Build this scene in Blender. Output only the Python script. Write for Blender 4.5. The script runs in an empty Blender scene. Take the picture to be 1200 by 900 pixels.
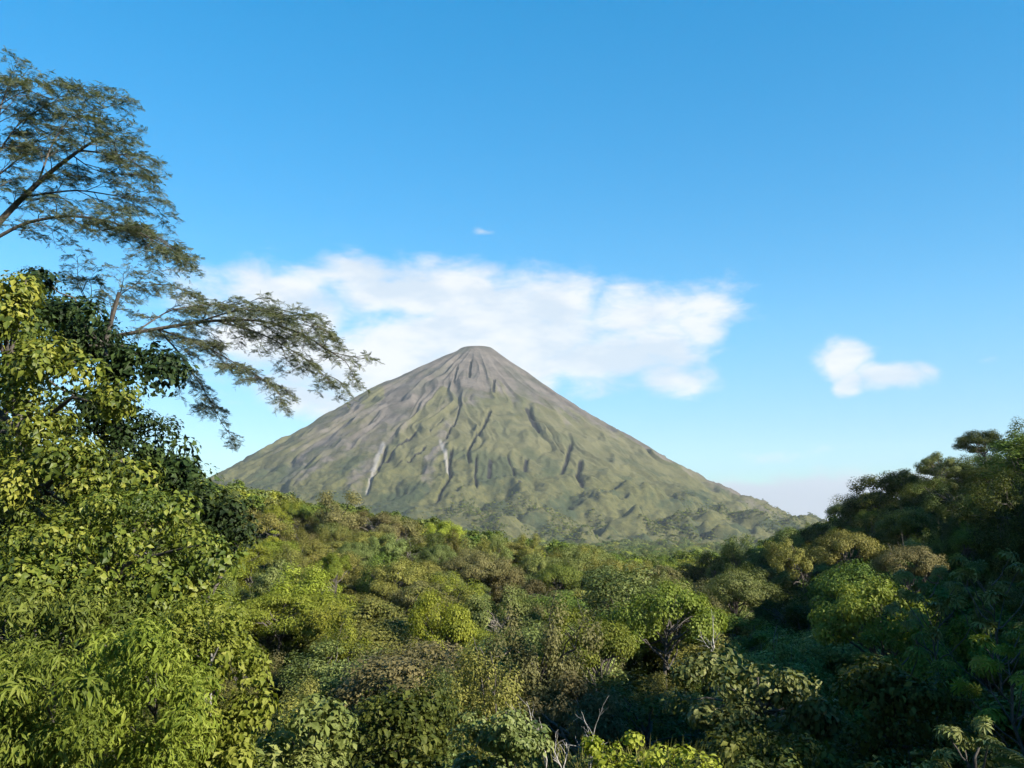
import bpy, math, random
import numpy as np
from mathutils import Vector, Matrix

# ------------------------------------------------------------------ camera, sky, sun, exposure
sc = bpy.context.scene
CAMZ = 60.0                      # height of the viewpoint above datum
F = 1039.0                       # focal length in photo pixels (1200 wide)
PITCH = math.atan(162.0 / F)     # horizon lies at row 612 of 900
cam_d = bpy.data.cameras.new('camera')
cam_d.sensor_width = 36.0
cam_d.lens = 36.0 * F / 1200.0
cam_d.clip_start = 0.5
cam_d.clip_end = 40000.0
cam = bpy.data.objects.new('camera', cam_d)
sc.collection.objects.link(cam)
cam.location = (0, 0, CAMZ)
cam.rotation_euler = (math.pi / 2 + PITCH, 0, 0)
sc.camera = cam

SUN_EL, SUN_AZ = math.radians(26), math.radians(126)    # azimuth clockwise from the view direction (+Y)
to_sun = Vector((math.sin(SUN_AZ) * math.cos(SUN_EL), math.cos(SUN_AZ) * math.cos(SUN_EL), math.sin(SUN_EL)))
sun_d = bpy.data.lights.new('sun', 'SUN')
sun_d.energy = 5.0
sun_d.angle = math.radians(0.6)
sun_d.color = (1.0, 0.92, 0.77)
sun = bpy.data.objects.new('sun', sun_d)
sc.collection.objects.link(sun)
sun.rotation_euler = to_sun.to_track_quat('Z', 'Y').to_euler()
sun.location = (60, -40, 160)

sc.view_settings.view_transform = 'Standard'
sc.view_settings.look = 'None'
sc.view_settings.exposure = 1.5
sc.view_settings.gamma = 1.0
sc.view_settings.use_curve_mapping = False
EXP = 2 ** sc.view_settings.exposure
SKY_STRENGTH = 0.1
HAZE = 2.2e-5


def ray(px, py):
    """unit direction through a photo pixel"""
    x, u = (px - 600) / F, (450 - py) / F
    c, s = math.cos(PITCH), math.sin(PITCH)
    return np.array([x, c - s * u, s + c * u])


def at(px, py, y):
    """the point on a photo pixel's ray at distance y along the view"""
    d = ray(px, py)
    return np.array([0, 0, CAMZ]) + d * (y / d[1])


def project(p):
    p = np.asarray(p, float)
    q = p - np.array([0, 0, CAMZ])
    c, s = math.cos(PITCH), math.sin(PITCH)
    fw = q[..., 1] * c + q[..., 2] * s
    up = -q[..., 1] * s + q[..., 2] * c
    return 600 + F * q[..., 0] / fw, 450 - F * up / fw


def azel(px, py):
    d = ray(px, py)
    d = d / np.linalg.norm(d)
    return math.atan2(d[0], d[1]), math.asin(d[2])


class NT:
    """small helper for node trees"""
    def __init__(s, tree):
        s.t = tree
        s.t.nodes.clear()

    def n(s, typ, **kw):
        nd = s.t.nodes.new(typ)
        for k, v in kw.items():
            setattr(nd, k, v)
        return nd

    def l(s, a, b):
        s.t.links.new(a, b)

    def put(s, sock, v):
        if hasattr(v, 'is_output') or isinstance(v, bpy.types.NodeSocket):
            s.l(v, sock)
        else:
            sock.default_value = v

    def math(s, op, a, b=None, c=None, clamp=False):
        nd = s.n('ShaderNodeMath', operation=op, use_clamp=clamp)
        for i, v in enumerate((a, b, c)):
            if v is not None:
                s.put(nd.inputs[i], v)
        return nd.outputs[0]

    def vmath(s, op, a, b=None):
        nd = s.n('ShaderNodeVectorMath', operation=op)
        for i, v in enumerate((a, b)):
            if v is not None:
                s.put(nd.inputs[i], v)
        return nd.outputs['Value'] if op in ('DOT_PRODUCT', 'LENGTH') else nd.outputs[0]

    def mix(s, fac, a, b, blend='MIX'):
        nd = s.n('ShaderNodeMix', data_type='RGBA', blend_type=blend)
        s.put(nd.inputs['Factor'], fac)
        for k, v in ((6, a), (7, b)):
            if isinstance(v, tuple) and len(v) == 3:
                v = (*v, 1)
            s.put(nd.inputs[k], v)
        return nd.outputs[2]

    def noise(s, vec, scale, detail=5, rough=.55, dist=0.0):
        nd = s.n('ShaderNodeTexNoise')
        if vec is not None:
            s.l(vec, nd.inputs['Vector'])
        nd.inputs['Scale'].default_value = scale
        nd.inputs['Detail'].default_value = detail
        nd.inputs['Roughness'].default_value = rough
        nd.inputs['Distortion'].default_value = dist
        return nd.outputs['Fac']

    def sstep(s, v, lo, hi):
        nd = s.n('ShaderNodeMapRange', interpolation_type='SMOOTHSTEP')
        s.put(nd.inputs['Value'], v)
        nd.inputs['From Min'].default_value = lo
        nd.inputs['From Max'].default_value = hi
        return nd.outputs[0]


# ---- world: clear tropical sky with a fair-weather cloud band over the volcano
w = bpy.data.worlds.new('World')
sc.world = w
w.use_nodes = True
N = NT(w.node_tree)
sky = N.n('ShaderNodeTexSky', sky_type='NISHITA', sun_disc=False, sun_elevation=SUN_EL, sun_rotation=SUN_AZ,
          altitude=600, air_density=1.0, dust_density=0.0, ozone_density=1.6)
tc = N.n('ShaderNodeTexCoord')
dirv = N.vmath('NORMALIZE', tc.outputs['Generated'])
sep = N.n('ShaderNodeSeparateXYZ')
N.l(dirv, sep.inputs[0])
hs = N.n('ShaderNodeHueSaturation')
hs.inputs['Saturation'].default_value = 2.02
hs.inputs['Hue'].default_value = 0.4965
hs.inputs['Value'].default_value = 1.42
gmm = N.n('ShaderNodeGamma'); gmm.inputs[1].default_value = .60; N.l(sky.outputs[0], gmm.inputs[0])
N.l(gmm.outputs[0], hs.inputs['Color'])
clear = hs.outputs[0]
az = N.math('ARCTAN2', sep.outputs[0], sep.outputs[1])
el = N.math('ARCSINE', sep.outputs[2])
cmb = N.n('ShaderNodeCombineXYZ')
N.l(az, cmb.inputs[0]); N.l(el, cmb.inputs[1])
ae = cmb.outputs[0]
clear = N.mix(1.0, clear, N.mix(N.sstep(el, -.03, .24), (.40, .58, .74), (1, 1, 1)), 'MULTIPLY')
# domain warp gives the edges their torn look
warp = N.n('ShaderNodeTexNoise'); N.l(ae, warp.inputs['Vector'])
warp.inputs['Scale'].default_value = 9; warp.inputs['Detail'].default_value = 3
wv = N.vmath('SUBTRACT', warp.outputs['Color'], (.5, .5, .5))
wsc = N.n('ShaderNodeVectorMath', operation='MULTIPLY'); N.l(wv, wsc.inputs[0]); wsc.inputs[1].default_value = (.11, .05, 0)
aew = N.vmath('ADD', ae, wsc.outputs[0])
BLOBS = [(700, 415, 110, 40, 1.0), (960, 578, 150, 26, 1.5), (450, 425, 140, 60, 1.1), (330, 395, 110, 55, 1.0), (570, 400, 170, 62, 1.15), (360, 470, 80, 30, .9), (770, 395, 95, 50, .95), (360, 455, 90, 40, .8), (980, 590, 170, 34, 1.0), (890, 575, 90, 22, .8), (235, 335, 70, 34, .75), (330, 340, 85, 42, .95), (420, 330, 80, 40, 1), (520, 345, 100, 44, 1), (640, 355, 95, 46, 1), (745, 365, 80, 42, .95),
         (825, 372, 48, 46, .95), (800, 405, 55, 28, .9), (775, 440, 85, 28, .85), (430, 410, 110, 40, .85), (375, 478, 60, 16, .62), (560, 400, 110, 40, .9), (680, 400, 80, 36, .8),
         (985, 430, 36, 24, 1.12), (998, 452, 26, 18, .98), (1040, 446, 46, 17, .86), (1076, 438, 26, 14, .72), (558, 263, 18, 7, .60), (1146, 419, 15, 7, .5),
         (990, 588, 140, 26, .85), (900, 572, 80, 20, .6), (940, 528, 110, 10, .42)]
tot = None
for bx_, by_, rx_, ry_, wt_ in BLOBS:
    a0, e0 = azel(bx_, by_)
    a1, _ = azel(bx_ + rx_, by_)
    _, e1 = azel(bx_, by_ - ry_)
    d = N.vmath('SUBTRACT', aew, (a0, e0, 0))
    m = N.n('ShaderNodeVectorMath', operation='MULTIPLY'); N.l(d, m.inputs[0])
    m.inputs[1].default_value = (1 / max(a1 - a0, .005), 1 / max(e1 - e0, .004), 0)
    q = N.vmath('DOT_PRODUCT', m.outputs[0], m.outputs[0])
    g = N.math('MULTIPLY', N.math('POWER', 2.71828, N.math('MULTIPLY', q, -0.8)), wt_)
    tot = g if tot is None else N.math('MAXIMUM', tot, g)
# elsewhere round the horizon the broken cloud band goes on, thickened there for whiter fill light
outm = N.math('MULTIPLY', N.sstep(N.math('ABSOLUTE', az), .62, .9),
              N.math('MULTIPLY', N.sstep(el, .0, .06), N.math('SUBTRACT', 1.0, N.sstep(el, .30, .60))))
sclv = N.n('ShaderNodeVectorMath', operation='MULTIPLY'); N.l(dirv, sclv.inputs[0]); sclv.inputs[1].default_value = (1, 1, 2.4)
band = N.math('MULTIPLY', N.sstep(N.noise(sclv.outputs[0], 2.3, 3), .42, .62), outm)
tot = N.math('MAXIMUM', tot, band)
fine = N.noise(sclv.outputs[0], 17, 9, .62, .25)
dens = N.sstep(N.math('ADD', tot, N.math('MULTIPLY', N.math('SUBTRACT', fine, .5), 1.15)), .30, .92)
dens = N.math('MULTIPLY', dens, .93)
shade = N.sstep(N.noise(sclv.outputs[0], 11, 5, .55), .38, .66)
K = 1.0 / (SKY_STRENGTH * EXP)
cl_col = N.mix(shade, tuple(c * K for c in (.72, .82, .93)), tuple(c * K for c in (.98, .99, 1.0)))
cl_col = N.mix(N.sstep(el, .02, .09), tuple(c * K for c in (.57, .62, .74)), cl_col)
final = N.mix(dens, clear, cl_col)
bg = N.n('ShaderNodeBackground'); bg.inputs['Strength'].default_value = SKY_STRENGTH
N.l(final, bg.inputs['Color'])
wo = N.n('ShaderNodeOutputWorld'); N.l(bg.outputs[0], wo.inputs['Surface'])
w.cycles.sampling_method = 'MANUAL'
w.cycles.sample_map_resolution = 512

cy = sc.cycles
cy.use_denoising = True
try:
    cy.denoiser = 'OPENIMAGEDENOISE'
except Exception:
    pass
cy.max_bounces = 5; cy.diffuse_bounces = 3; cy.glossy_bounces = 2; cy.transmission_bounces = 3
cy.volume_bounces = 0; cy.transparent_max_bounces = 4
cy.use_adaptive_sampling = True; cy.adaptive_threshold = .02

# ------------------------------------------------------------------ numeric helpers
rs = np.random.RandomState(7)
_perm = np.random.RandomState(3).permutation(256)
_perm = np.concatenate([_perm, _perm, _perm])
_ang = np.random.RandomState(5).rand(256) * 2 * math.pi
_gx, _gy = np.cos(_ang), np.sin(_ang)


def perlin(x, y):
    xi = np.floor(x).astype(int); yi = np.floor(y).astype(int)
    xf, yf = x - xi, y - yi
    u, v = xf * xf * xf * (xf * (xf * 6 - 15) + 10), yf * yf * yf * (yf * (yf * 6 - 15) + 10)

    def g(ix, iy, dx, dy):
        h = _perm[_perm[ix & 255] + (iy & 255)]
        return _gx[h] * dx + _gy[h] * dy
    a = g(xi, yi, xf, yf); b = g(xi + 1, yi, xf - 1, yf)
    c = g(xi, yi + 1, xf, yf - 1); d = g(xi + 1, yi + 1, xf - 1, yf - 1)
    return (a + u * (b - a)) * (1 - v) + (c + u * (d - c)) * v


def fbm(x, y, o=4, ridged=False, gain=.5):
    s, a, t = 0, 1.0, 0
    for i in range(o):
        n = perlin(x * 2 ** i + 17.3 * i, y * 2 ** i - 9.1 * i) * 1.4
        if ridged:
            n = 1 - 2 * np.abs(n)
        s = s + n * a; t += a; a *= gain
    return s / t


def smooth(t):
    t = np.clip(t, 0, 1)
    return t * t * (3 - 2 * t)


def unit(v):
    return v / np.maximum(np.linalg.norm(v, axis=-1, keepdims=True), 1e-9)


def ground_z(x, y):
    """height of the ground (absolute)"""
    x = np.asarray(x, float); y = np.asarray(y, float)
    base = np.interp(y, [-100, 0, 18, 30, 42, 58, 250, 400, 800, 1500, 2500, 30000],
                     [-8, -8.5, -10, -12.5, -19, -23, -23, -28, -46, -74, -94, -94])
    base = base + np.clip((-x - 4) * .28, 0, 6) * (1 - smooth((y - 30) / 45))
    left = np.clip((40 - x) * .190, 0, 40) * smooth((y - 90) / 200) * (1 - smooth((y - 335) / 280))
    H = np.interp(y, [-70, -48, -30, 0, 60, 120, 170, 220, 260, 300, 340, 380], [0, 10, 28.5, 30.5, 32, 32, 30.5, 26, 18, 10, 3, 0])  # off-frame end shaped to shade the hollow and let sun reach the left
    x0 = np.interp(y, [0, 40, 90, 160, 220, 300], [14, 22, 27, 43, 54, 62])
    x1 = np.interp(y, [0, 60, 150], [78, 92, 105])
    right = H * smooth((x - x0) / (x1 - x0)) + np.clip(x - x1, 0, 80) * .1 * (H > 1)
    n = fbm(x / 60.0, y / 60.0, 3) * 2.2
    far = fbm(x / 500.0, y / 500.0, 3) * 16 * smooth((y - 500) / 900)
    return CAMZ + base + left + right + n + far


# ------------------------------------------------------------------ mesh building
col = sc.collection


def mesh_from(name, V, T, mat=None, tint=None, smooth_shade=False):
    V = np.ascontiguousarray(V, np.float32); T = np.ascontiguousarray(T, np.int32)
    me = bpy.data.meshes.new(name)
    me.vertices.add(len(V)); me.vertices.foreach_set('co', V.ravel())
    k = T.shape[1]
    me.loops.add(T.size); me.loops.foreach_set('vertex_index', T.ravel())
    me.polygons.add(len(T))
    me.polygons.foreach_set('loop_start', np.arange(0, T.size, k, dtype=np.int32))
    if smooth_shade:
        me.polygons.foreach_set('use_smooth', np.ones(len(T), bool))
    else:
        me.polygons.foreach_set('use_smooth', np.zeros(len(T), bool))
    if tint is not None:
        a = me.attributes.new('tint', 'FLOAT_COLOR', 'POINT')
        c = np.ones((len(V), 4), np.float32); c[:, :tint.shape[1]] = tint  # up to four channels
        a.data.foreach_set('color', c.ravel())
    me.update(calc_edges=True)
    if mat:
        me.materials.append(mat)
    return me


class MB:
    """collects triangles and builds one mesh"""
    def __init__(s):
        s.V, s.T, s.C, s.n = [], [], [], 0

    def add(s, V, T, C=None):
        V = np.asarray(V, float)
        s.V.append(V); s.T.append(np.asarray(T) + s.n); s.n += len(V)
        s.C.append(np.zeros((len(V), 3)) + .5 if C is None else C)

    def tube(s, P, R, k=6, cap=False):
        P = np.asarray(P, float); R = np.broadcast_to(np.asarray(R, float), (len(P),))
        d = unit(np.gradient(P, axis=0))
        ref = np.where(np.abs(d[:, 2:3]) > .9, np.array([[1., 0, 0]]), np.array([[0, 0, 1.]]))
        a = unit(np.cross(d, ref)); b = np.cross(d, a)
        th = np.arange(k) * 2 * math.pi / k
        V = P[:, None] + R[:, None, None] * (np.cos(th)[None, :, None] * a[:, None] + np.sin(th)[None, :, None] * b[:, None])
        n = len(P)
        i = np.arange(n - 1)[:, None] * k; j = np.arange(k)[None]; j2 = (j + 1) % k
        q = np.stack([i + j, i + j2, i + k + j2, i + k + j], -1).reshape(-1, 4)
        T = np.concatenate([q[:, [0, 1, 2]], q[:, [0, 2, 3]]])
        s.add(V.reshape(-1, 3), T)

    def leaves(s, tmpl, P, Nn, A, S, C):
        """instances of a leaf template: P position, Nn normal, A axis, S size, C colour triple per leaf"""
        tv, tt = tmpl
        Nn = unit(Nn); A = unit(A - Nn * (A * Nn).sum(-1, keepdims=True)); X = np.cross(A, Nn)
        V = P[:, None] + S[:, None, None] * (tv[None, :, 0:1] * X[:, None] + tv[None, :, 1:2] * A[:, None] + tv[None, :, 2:3] * Nn[:, None])
        k = len(tv)
        T = (np.arange(len(P)) * k)[:, None, None] + tt[None]
        s.add(V.reshape(-1, 3), T.reshape(-1, 3), np.repeat(C, k, axis=0))

    def mesh(s, name, mat, sm=False):
        return mesh_from(name, np.concatenate(s.V), np.concatenate(s.T), mat, np.concatenate(s.C), sm)


def obj(name, me, parent=None):
    o = bpy.data.objects.new(name, me)
    col.objects.link(o)
    if parent:
        o.parent = parent
    return o


def thing(name, label, cat, loc=(0, 0, 0), rotz=0, scale=(1, 1, 1), group=None):
    o = bpy.data.objects.new(name, None)
    o.empty_display_size = .5
    col.objects.link(o)
    o.location = loc; o.rotation_euler = (0, 0, rotz); o.scale = scale
    o['label'] = label; o['category'] = cat
    if group:
        o['group'] = group
    return o


# ---- leaf templates (x across, y along, z normal), unit length
LEAF2 = (np.array([(0, 0, 0), (.36, .45, .10), (0, 1, -.05), (-.36, .45, .10)], float), np.array([(0, 1, 2), (0, 2, 3)]))
LEAF8 = (np.array([(0, 0, 0), (.27, .25, .07), (.31, .6, .05), (0, 1, -.14), (-.31, .6, .05), (-.27, .25, .07), (0, .3, 0), (0, .66, -.03)], float),
         np.array([(0, 1, 6), (1, 2, 7), (1, 7, 6), (2, 3, 7), (0, 6, 5), (5, 6, 7), (5, 7, 4), (4, 7, 3)]))
LEAF4 = (np.array([(0, 0, 0), (.31, .42, .07), (0, 1, -.12), (-.31, .42, .07), (0, .5, 0)], float), np.array([(0, 1, 4), (1, 2, 4), (0, 4, 3), (3, 4, 2)]))
NARROW = (np.array([(0, 0, 0), (.13, .4, .04), (0, 1, -.22), (-.13, .4, .04), (0, .55, -.03)], float), np.array([(0, 1, 4), (1, 2, 4), (0, 4, 3), (3, 4, 2)]))
BLADE = (np.array([(-.009, 0, 0), (.009, 0, 0), (.010, .5, .02), (-.010, .5, .02), (0, 1, -.22)], float), np.array([(0, 1, 2), (0, 2, 3), (3, 2, 4)]))


def _pinnate(n=7, L=.30, W=.10):
    V, T = [(-.008, 0, 0), (.008, 0, 0), (0, 1, -.1)], [(0, 1, 2)]
    for i in range(n):
        y = .12 + .85 * i / (n - 1)
        l = L * (1 - .5 * abs(i / (n - 1) - .35))
        for sg in (-1, 1):
            k = len(V); z = -.1 * y * y
            V += [(0, y, z), (sg * l * .95, y + .05, z - .05), (sg * l * .62, y + .06 + W, z + .01)]
            T += [(k, k + 1, k + 2)]
    return np.array(V, float), np.array(T)


PINNATE = _pinnate()


def _palmate(n=9):
    V, T = [(0, 0, 0)], []
    for i in range(n):
        a = math.radians(-148 + 296 * i / (n - 1)); l = .55 + .45 * math.cos(a * .55)
        c, s_ = math.cos(a), math.sin(a)

        def P(r, t, z):
            return (s_ * r + c * t, c * r - s_ * t, z)
        k = len(V); wd = .125 * l / .9
        V += [P(.3 * l, -wd * .55, .03), P(.3 * l, wd * .55, .03), P(.68 * l, -wd, -.01), P(.68 * l, wd, -.01), P(l, 0, -.20), P(.6 * l, 0, -.06)]
        T += [(0, k, k + 5), (0, k + 5, k + 1), (k, k + 2, k + 5), (k + 1, k + 5, k + 3), (k + 2, k + 4, k + 5), (k + 5, k + 4, k + 3)]
    return np.array(V, float), np.array(T)


PALMATE = _palmate()


# ------------------------------------------------------------------ materials
def bsdf_mat(name):
    m = bpy.data.materials.new(name); m.use_nodes = True
    return m, NT(m.node_tree)


def leaf_mat(name, dark, mid, light, rough=.58, transl=.24, spec=.18, hue=.03):
    """foliage: colour varies leaf by leaf, clump by clump and plant by plant"""
    m, n = bsdf_mat(name)
    at_ = n.n('ShaderNodeAttribute', attribute_name='tint')
    sp = n.n('ShaderNodeSeparateColor'); n.l(at_.outputs['Color'], sp.inputs[0])
    oi = n.n('ShaderNodeObjectInfo')
    f = n.math('ADD', n.math('MULTIPLY', sp.outputs[0], .55), n.math('MULTIPLY', sp.outputs[1], .45), clamp=True)
    ramp = n.n('ShaderNodeValToRGB')
    ramp.color_ramp.elements[0].position = .12; ramp.color_ramp.elements[0].color = (*dark, 1)
    ramp.color_ramp.elements[1].position = .88; ramp.color_ramp.elements[1].color = (*light, 1)
    e = ramp.color_ramp.elements.new(.5); e.color = (*mid, 1)
    n.l(f, ramp.inputs[0])
    h = n.n('ShaderNodeHueSaturation'); n.l(ramp.outputs[0], h.inputs['Color'])
    n.l(n.math('ADD', .5 - hue / 2, n.math('MULTIPLY', oi.outputs['Random'], hue)), h.inputs['Hue'])
    vr = n.math('FRACT', n.math('MULTIPLY', oi.outputs['Random'], 7.13))
    n.l(n.math('ADD', .78, n.math('MULTIPLY', vr, .46)), h.inputs['Value'])
    p = n.n('ShaderNodeBsdfPrincipled')
    n.l(h.outputs[0], p.inputs['Base Color'])
    p.inputs['Roughness'].default_value = rough
    p.inputs['Specular IOR Level'].default_value = spec
    tr = n.n('ShaderNodeBsdfTranslucent')
    n.l(n.mix(1.0, h.outputs[0], (1.25, 1.25, .55), 'MULTIPLY'), tr.inputs['Color'])
    mx = n.n('ShaderNodeMixShader'); mx.inputs[0].default_value = transl
    n.l(p.outputs[0], mx.inputs[1]); n.l(tr.outputs[0], mx.inputs[2])
    o = n.n('ShaderNodeOutputMaterial'); n.l(mx.outputs[0], o.inputs['Surface'])
    return m


def bark_mat(name, a, b, scale=6):
    m, n = bsdf_mat(name)
    t = n.n('ShaderNodeTexCoord')
    mp = n.n('ShaderNodeMapping'); n.l(t.outputs['Object'], mp.inputs[0]); mp.inputs['Scale'].default_value = (1, 1, .35)
    f = n.sstep(n.noise(mp.outputs[0], scale, 6, .65), .3, .7)
    p = n.n('ShaderNodeBsdfPrincipled'); n.l(n.mix(f, a, b), p.inputs['Base Color'])
    p.inputs['Roughness'].default_value = .9
    bmp = n.n('ShaderNodeBump'); bmp.inputs['Strength'].default_value = .6; bmp.inputs['Distance'].default_value = .03
    n.l(f, bmp.inputs['Height']); n.l(bmp.outputs[0], p.inputs['Normal'])
    o = n.n('ShaderNodeOutputMaterial'); n.l(p.outputs[0], o.inputs['Surface'])
    return m


M = {
    'greygreen': leaf_mat('leaf_grey_green', (.049, .070, .016), (.098, .122, .030), (.170, .191, .061)),
    'green': leaf_mat('leaf_green', (.034, .057, .008), (.076, .107, .015), (.143, .175, .030)),
    'yellow': leaf_mat('leaf_yellow_green', (.097, .120, .009), (.166, .189, .018), (.239, .255, .041), transl=.34),
    'olive': leaf_mat('leaf_olive', (.067, .071, .013), (.120, .120, .024), (.189, .177, .046)),
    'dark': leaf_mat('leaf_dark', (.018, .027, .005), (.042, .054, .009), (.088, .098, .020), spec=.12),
    'tan': leaf_mat('leaf_tan', (.062, .060, .020), (.108, .100, .036), (.168, .148, .060)),
    'bright': leaf_mat('leaf_bright', (.058, .084, .009), (.122, .158, .018), (.200, .228, .042), transl=.34),
    'glossy': leaf_mat('leaf_glossy', (.032, .051, .008), (.080, .104, .013), (.172, .180, .029), rough=.5, spec=.25, transl=.28, hue=.025),
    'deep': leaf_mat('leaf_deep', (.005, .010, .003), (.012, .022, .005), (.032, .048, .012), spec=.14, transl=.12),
    'feather': leaf_mat('leaf_feather', (.050, .064, .034), (.090, .106, .060), (.155, .168, .096), transl=.42),
    'pale': leaf_mat('leaf_pale', (.048, .066, .018), (.100, .120, .032), (.180, .192, .068), rough=.5),
    'bark': bark_mat('bark_brown', (.028, .024, .020), (.080, .070, .060)),
    'palebark': bark_mat('bark_pale', (.06, .054, .046), (.14, .128, .112)),
    'deadwood': bark_mat('dead_wood', (.16, .15, .14), (.34, .32, .30), 9),
}

# ------------------------------------------------------------------ ground
def warp_axis(lo, hi, n, k, c):
    t = np.linspace(np.arcsinh((lo - c) / k), np.arcsinh((hi - c) / k), n)
    return c + k * np.sinh(t)


gx = warp_axis(-8500, 8500, 260, 40, 0)
gy = warp_axis(-250, 12500, 300, 60, 40)
GX, GY = np.meshgrid(gx, gy)
GZ = ground_z(GX, GY)
nx, ny = len(gx), len(gy)
ii = (np.arange(ny - 1)[:, None] * nx + np.arange(nx - 1)[None]).ravel()
Q = np.stack([ii, ii + 1, ii + nx + 1, ii + nx], 1)
gm, n = bsdf_mat('forest_floor')
geo = n.n('ShaderNodeNewGeometry')
f1 = n.sstep(n.noise(geo.outputs['Position'], .25, 8, .62), .32, .68)
f2 = n.sstep(n.noise(geo.outputs['Position'], .012, 5, .6), .35, .65)
c = n.mix(f1, (.020, .030, .010), (.050, .062, .020))
c = n.mix(n.math('MULTIPLY', f2, .6), c, (.075, .080, .026))
p = n.n('ShaderNodeBsdfPrincipled'); n.l(c, p.inputs['Base Color']); p.inputs['Roughness'].default_value = .95
p.inputs['Specular IOR Level'].default_value = .1
bmp = n.n('ShaderNodeBump'); bmp.inputs['Strength'].default_value = 1; bmp.inputs['Distance'].default_value = .8
n.l(f1, bmp.inputs['Height']); n.l(bmp.outputs[0], p.inputs['Normal'])
o = n.n('ShaderNodeOutputMaterial'); n.l(p.outputs[0], o.inputs['Surface'])
ground = obj('ground', mesh_from('ground', np.stack([GX, GY, GZ], -1).reshape(-1, 3), Q, gm, None, True))
ground['kind'] = 'structure'

# ------------------------------------------------------------------ volcano
VY = 5400.0
PEAK = at(558, 408, VY)
prof_r = [(577, 408.6), (583, 413), (600, 427), (620, 442), (640, 456), (680, 483), (720, 507), (760, 530), (800, 553), (840, 574), (880, 593), (940, 612), (1040, 626), (1200, 640)]
prof_l = [(540, 408.6), (534, 413), (520, 420), (500, 432), (460, 452), (430, 467), (400, 486), (340, 521), (260, 565), (180, 602), (80, 626), (-100, 640)]


def prof(pts):
    r, z = [0.], [PEAK[2] - 4]
    for px, py in pts:
        q = at(px, py, VY); r.append(abs(q[0] - PEAK[0])); z.append(q[2])
    return np.array(r), np.array(z)


RR, RZ = prof(prof_r); LR, LZ = prof(prof_l)
na, nr = 920, 370
# angle measured from the side facing the viewer; the grid is denser there
t = np.linspace(-1, 1, na, endpoint=False)
th = math.pi * (0.60 * t + 0.40 * t ** 5)
rad = np.concatenate([[0], np.linspace(20, 3300, nr - 1)])
TH, RD = np.meshgrid(th, rad)
DX, DY = np.sin(TH), -np.cos(TH)
VX, VYY = PEAK[0] + DX * RD, PEAK[1] + DY * RD
sw = smooth((DX + 1) / 2)
RQ = RD / np.sqrt(1 - (RD / VY) ** 2)      # the outline seen from here touches the cone a little in front of its axis
ZB = np.interp(RQ, LR, LZ) * (1 - sw) + np.interp(RQ, RR, RZ) * sw
front = np.clip(-DY, 0, 1)
# the side towards the viewer runs out into low foothills
ZB = ZB - front * smooth((RD - 1500) / 1500) * 30
px0, py0 = project(np.stack([VX, VYY, ZB], -1))
# radial ribs and gullies
wob = fbm(TH * 3 + 5, RD / 500, 3) * .22 + fbm(VX / 260, VYY / 260, 3) * .03
wob = wob * smooth(RD / 900)
fade = 1 - smooth((RD - 1700) / 800)
gul = np.zeros_like(ZB)
for fq, amp, rst in ((5, 22, 120), (11, 17, 330), (23, 12, 620), (47, 7.5, 900), (90, 4.5, 1200)):   # gullies fork as they run downhill
    wv_ = wob * (1.4 + 30 / fq * .1) + fbm(VX / (2600 / fq) + fq, VYY / (2600 / fq), 2) * .22 / fq ** .5 * smooth(RD / 700)
    nn_ = perlin((TH + wv_) * fq / 1.3 + fq, RD / 4200 + fq)
    gul += amp * (1 - 2.6 * np.abs(nn_)) * smooth((RD - rst) / (rst * .9 + 150))
ZV = ZB + fade * (gul - 14 * smooth((RD - 200) / 600)) + fade * smooth((RD - 300) / 600) * fbm(VX / 190 + 2, VYY / 190, 4) * 14
ZV += fbm(VX / 60, VYY / 60, 4) * 6 * smooth((RD - 90) / 300)
# hummocky lava hills round the foot, more on the east side
hm = smooth((RD - 1250) / 650) * (.35 + .65 * smooth((DX + .15) / .5)) * smooth((front - .12) / .45)
hum = fbm(VX / 420 + 3, VYY / 420, 4, True, .5)
hum2 = fbm(VX / 230 + 8.3, VYY / 190 + 1.7, 3)
ZV += hm * (np.clip(hum, -.4, 1) * 110 + hum2 * 62 - 50) * (.75 + .5 * smooth((front - .45) / .3))
# forest texture on the lower slopes
fr = smooth((RD - 1000) / 700)
ZV += fr * np.abs(fbm(VX / 38, VYY / 38, 3)) * 17
ZV = np.where(RD < 1, PEAK[2] - 4, ZV)
ZV = np.where((RD < 110), np.minimum(ZV, PEAK[2] - 1), ZV)


def poly_dist(pts):
    d = np.full(px0.shape, 1e9); side = np.zeros(px0.shape)
    for (x0, y0), (x1, y1) in zip(pts[:-1], pts[1:]):
        ux, uy = x1 - x0, y1 - y0; L2 = ux * ux + uy * uy
        s_ = np.clip(((px0 - x0) * ux + (py0 - y0) * uy) / L2, 0, 1)
        dd = np.hypot(px0 - x0 - s_ * ux, py0 - y0 - s_ * uy)
        sd = (px0 - x0) * uy - (py0 - y0) * ux
        side = np.where(dd < d, sd, side); d = np.minimum(d, dd)
    return d + fbm(px0 / 6, py0 / 6, 2) * 1.3, side


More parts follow.
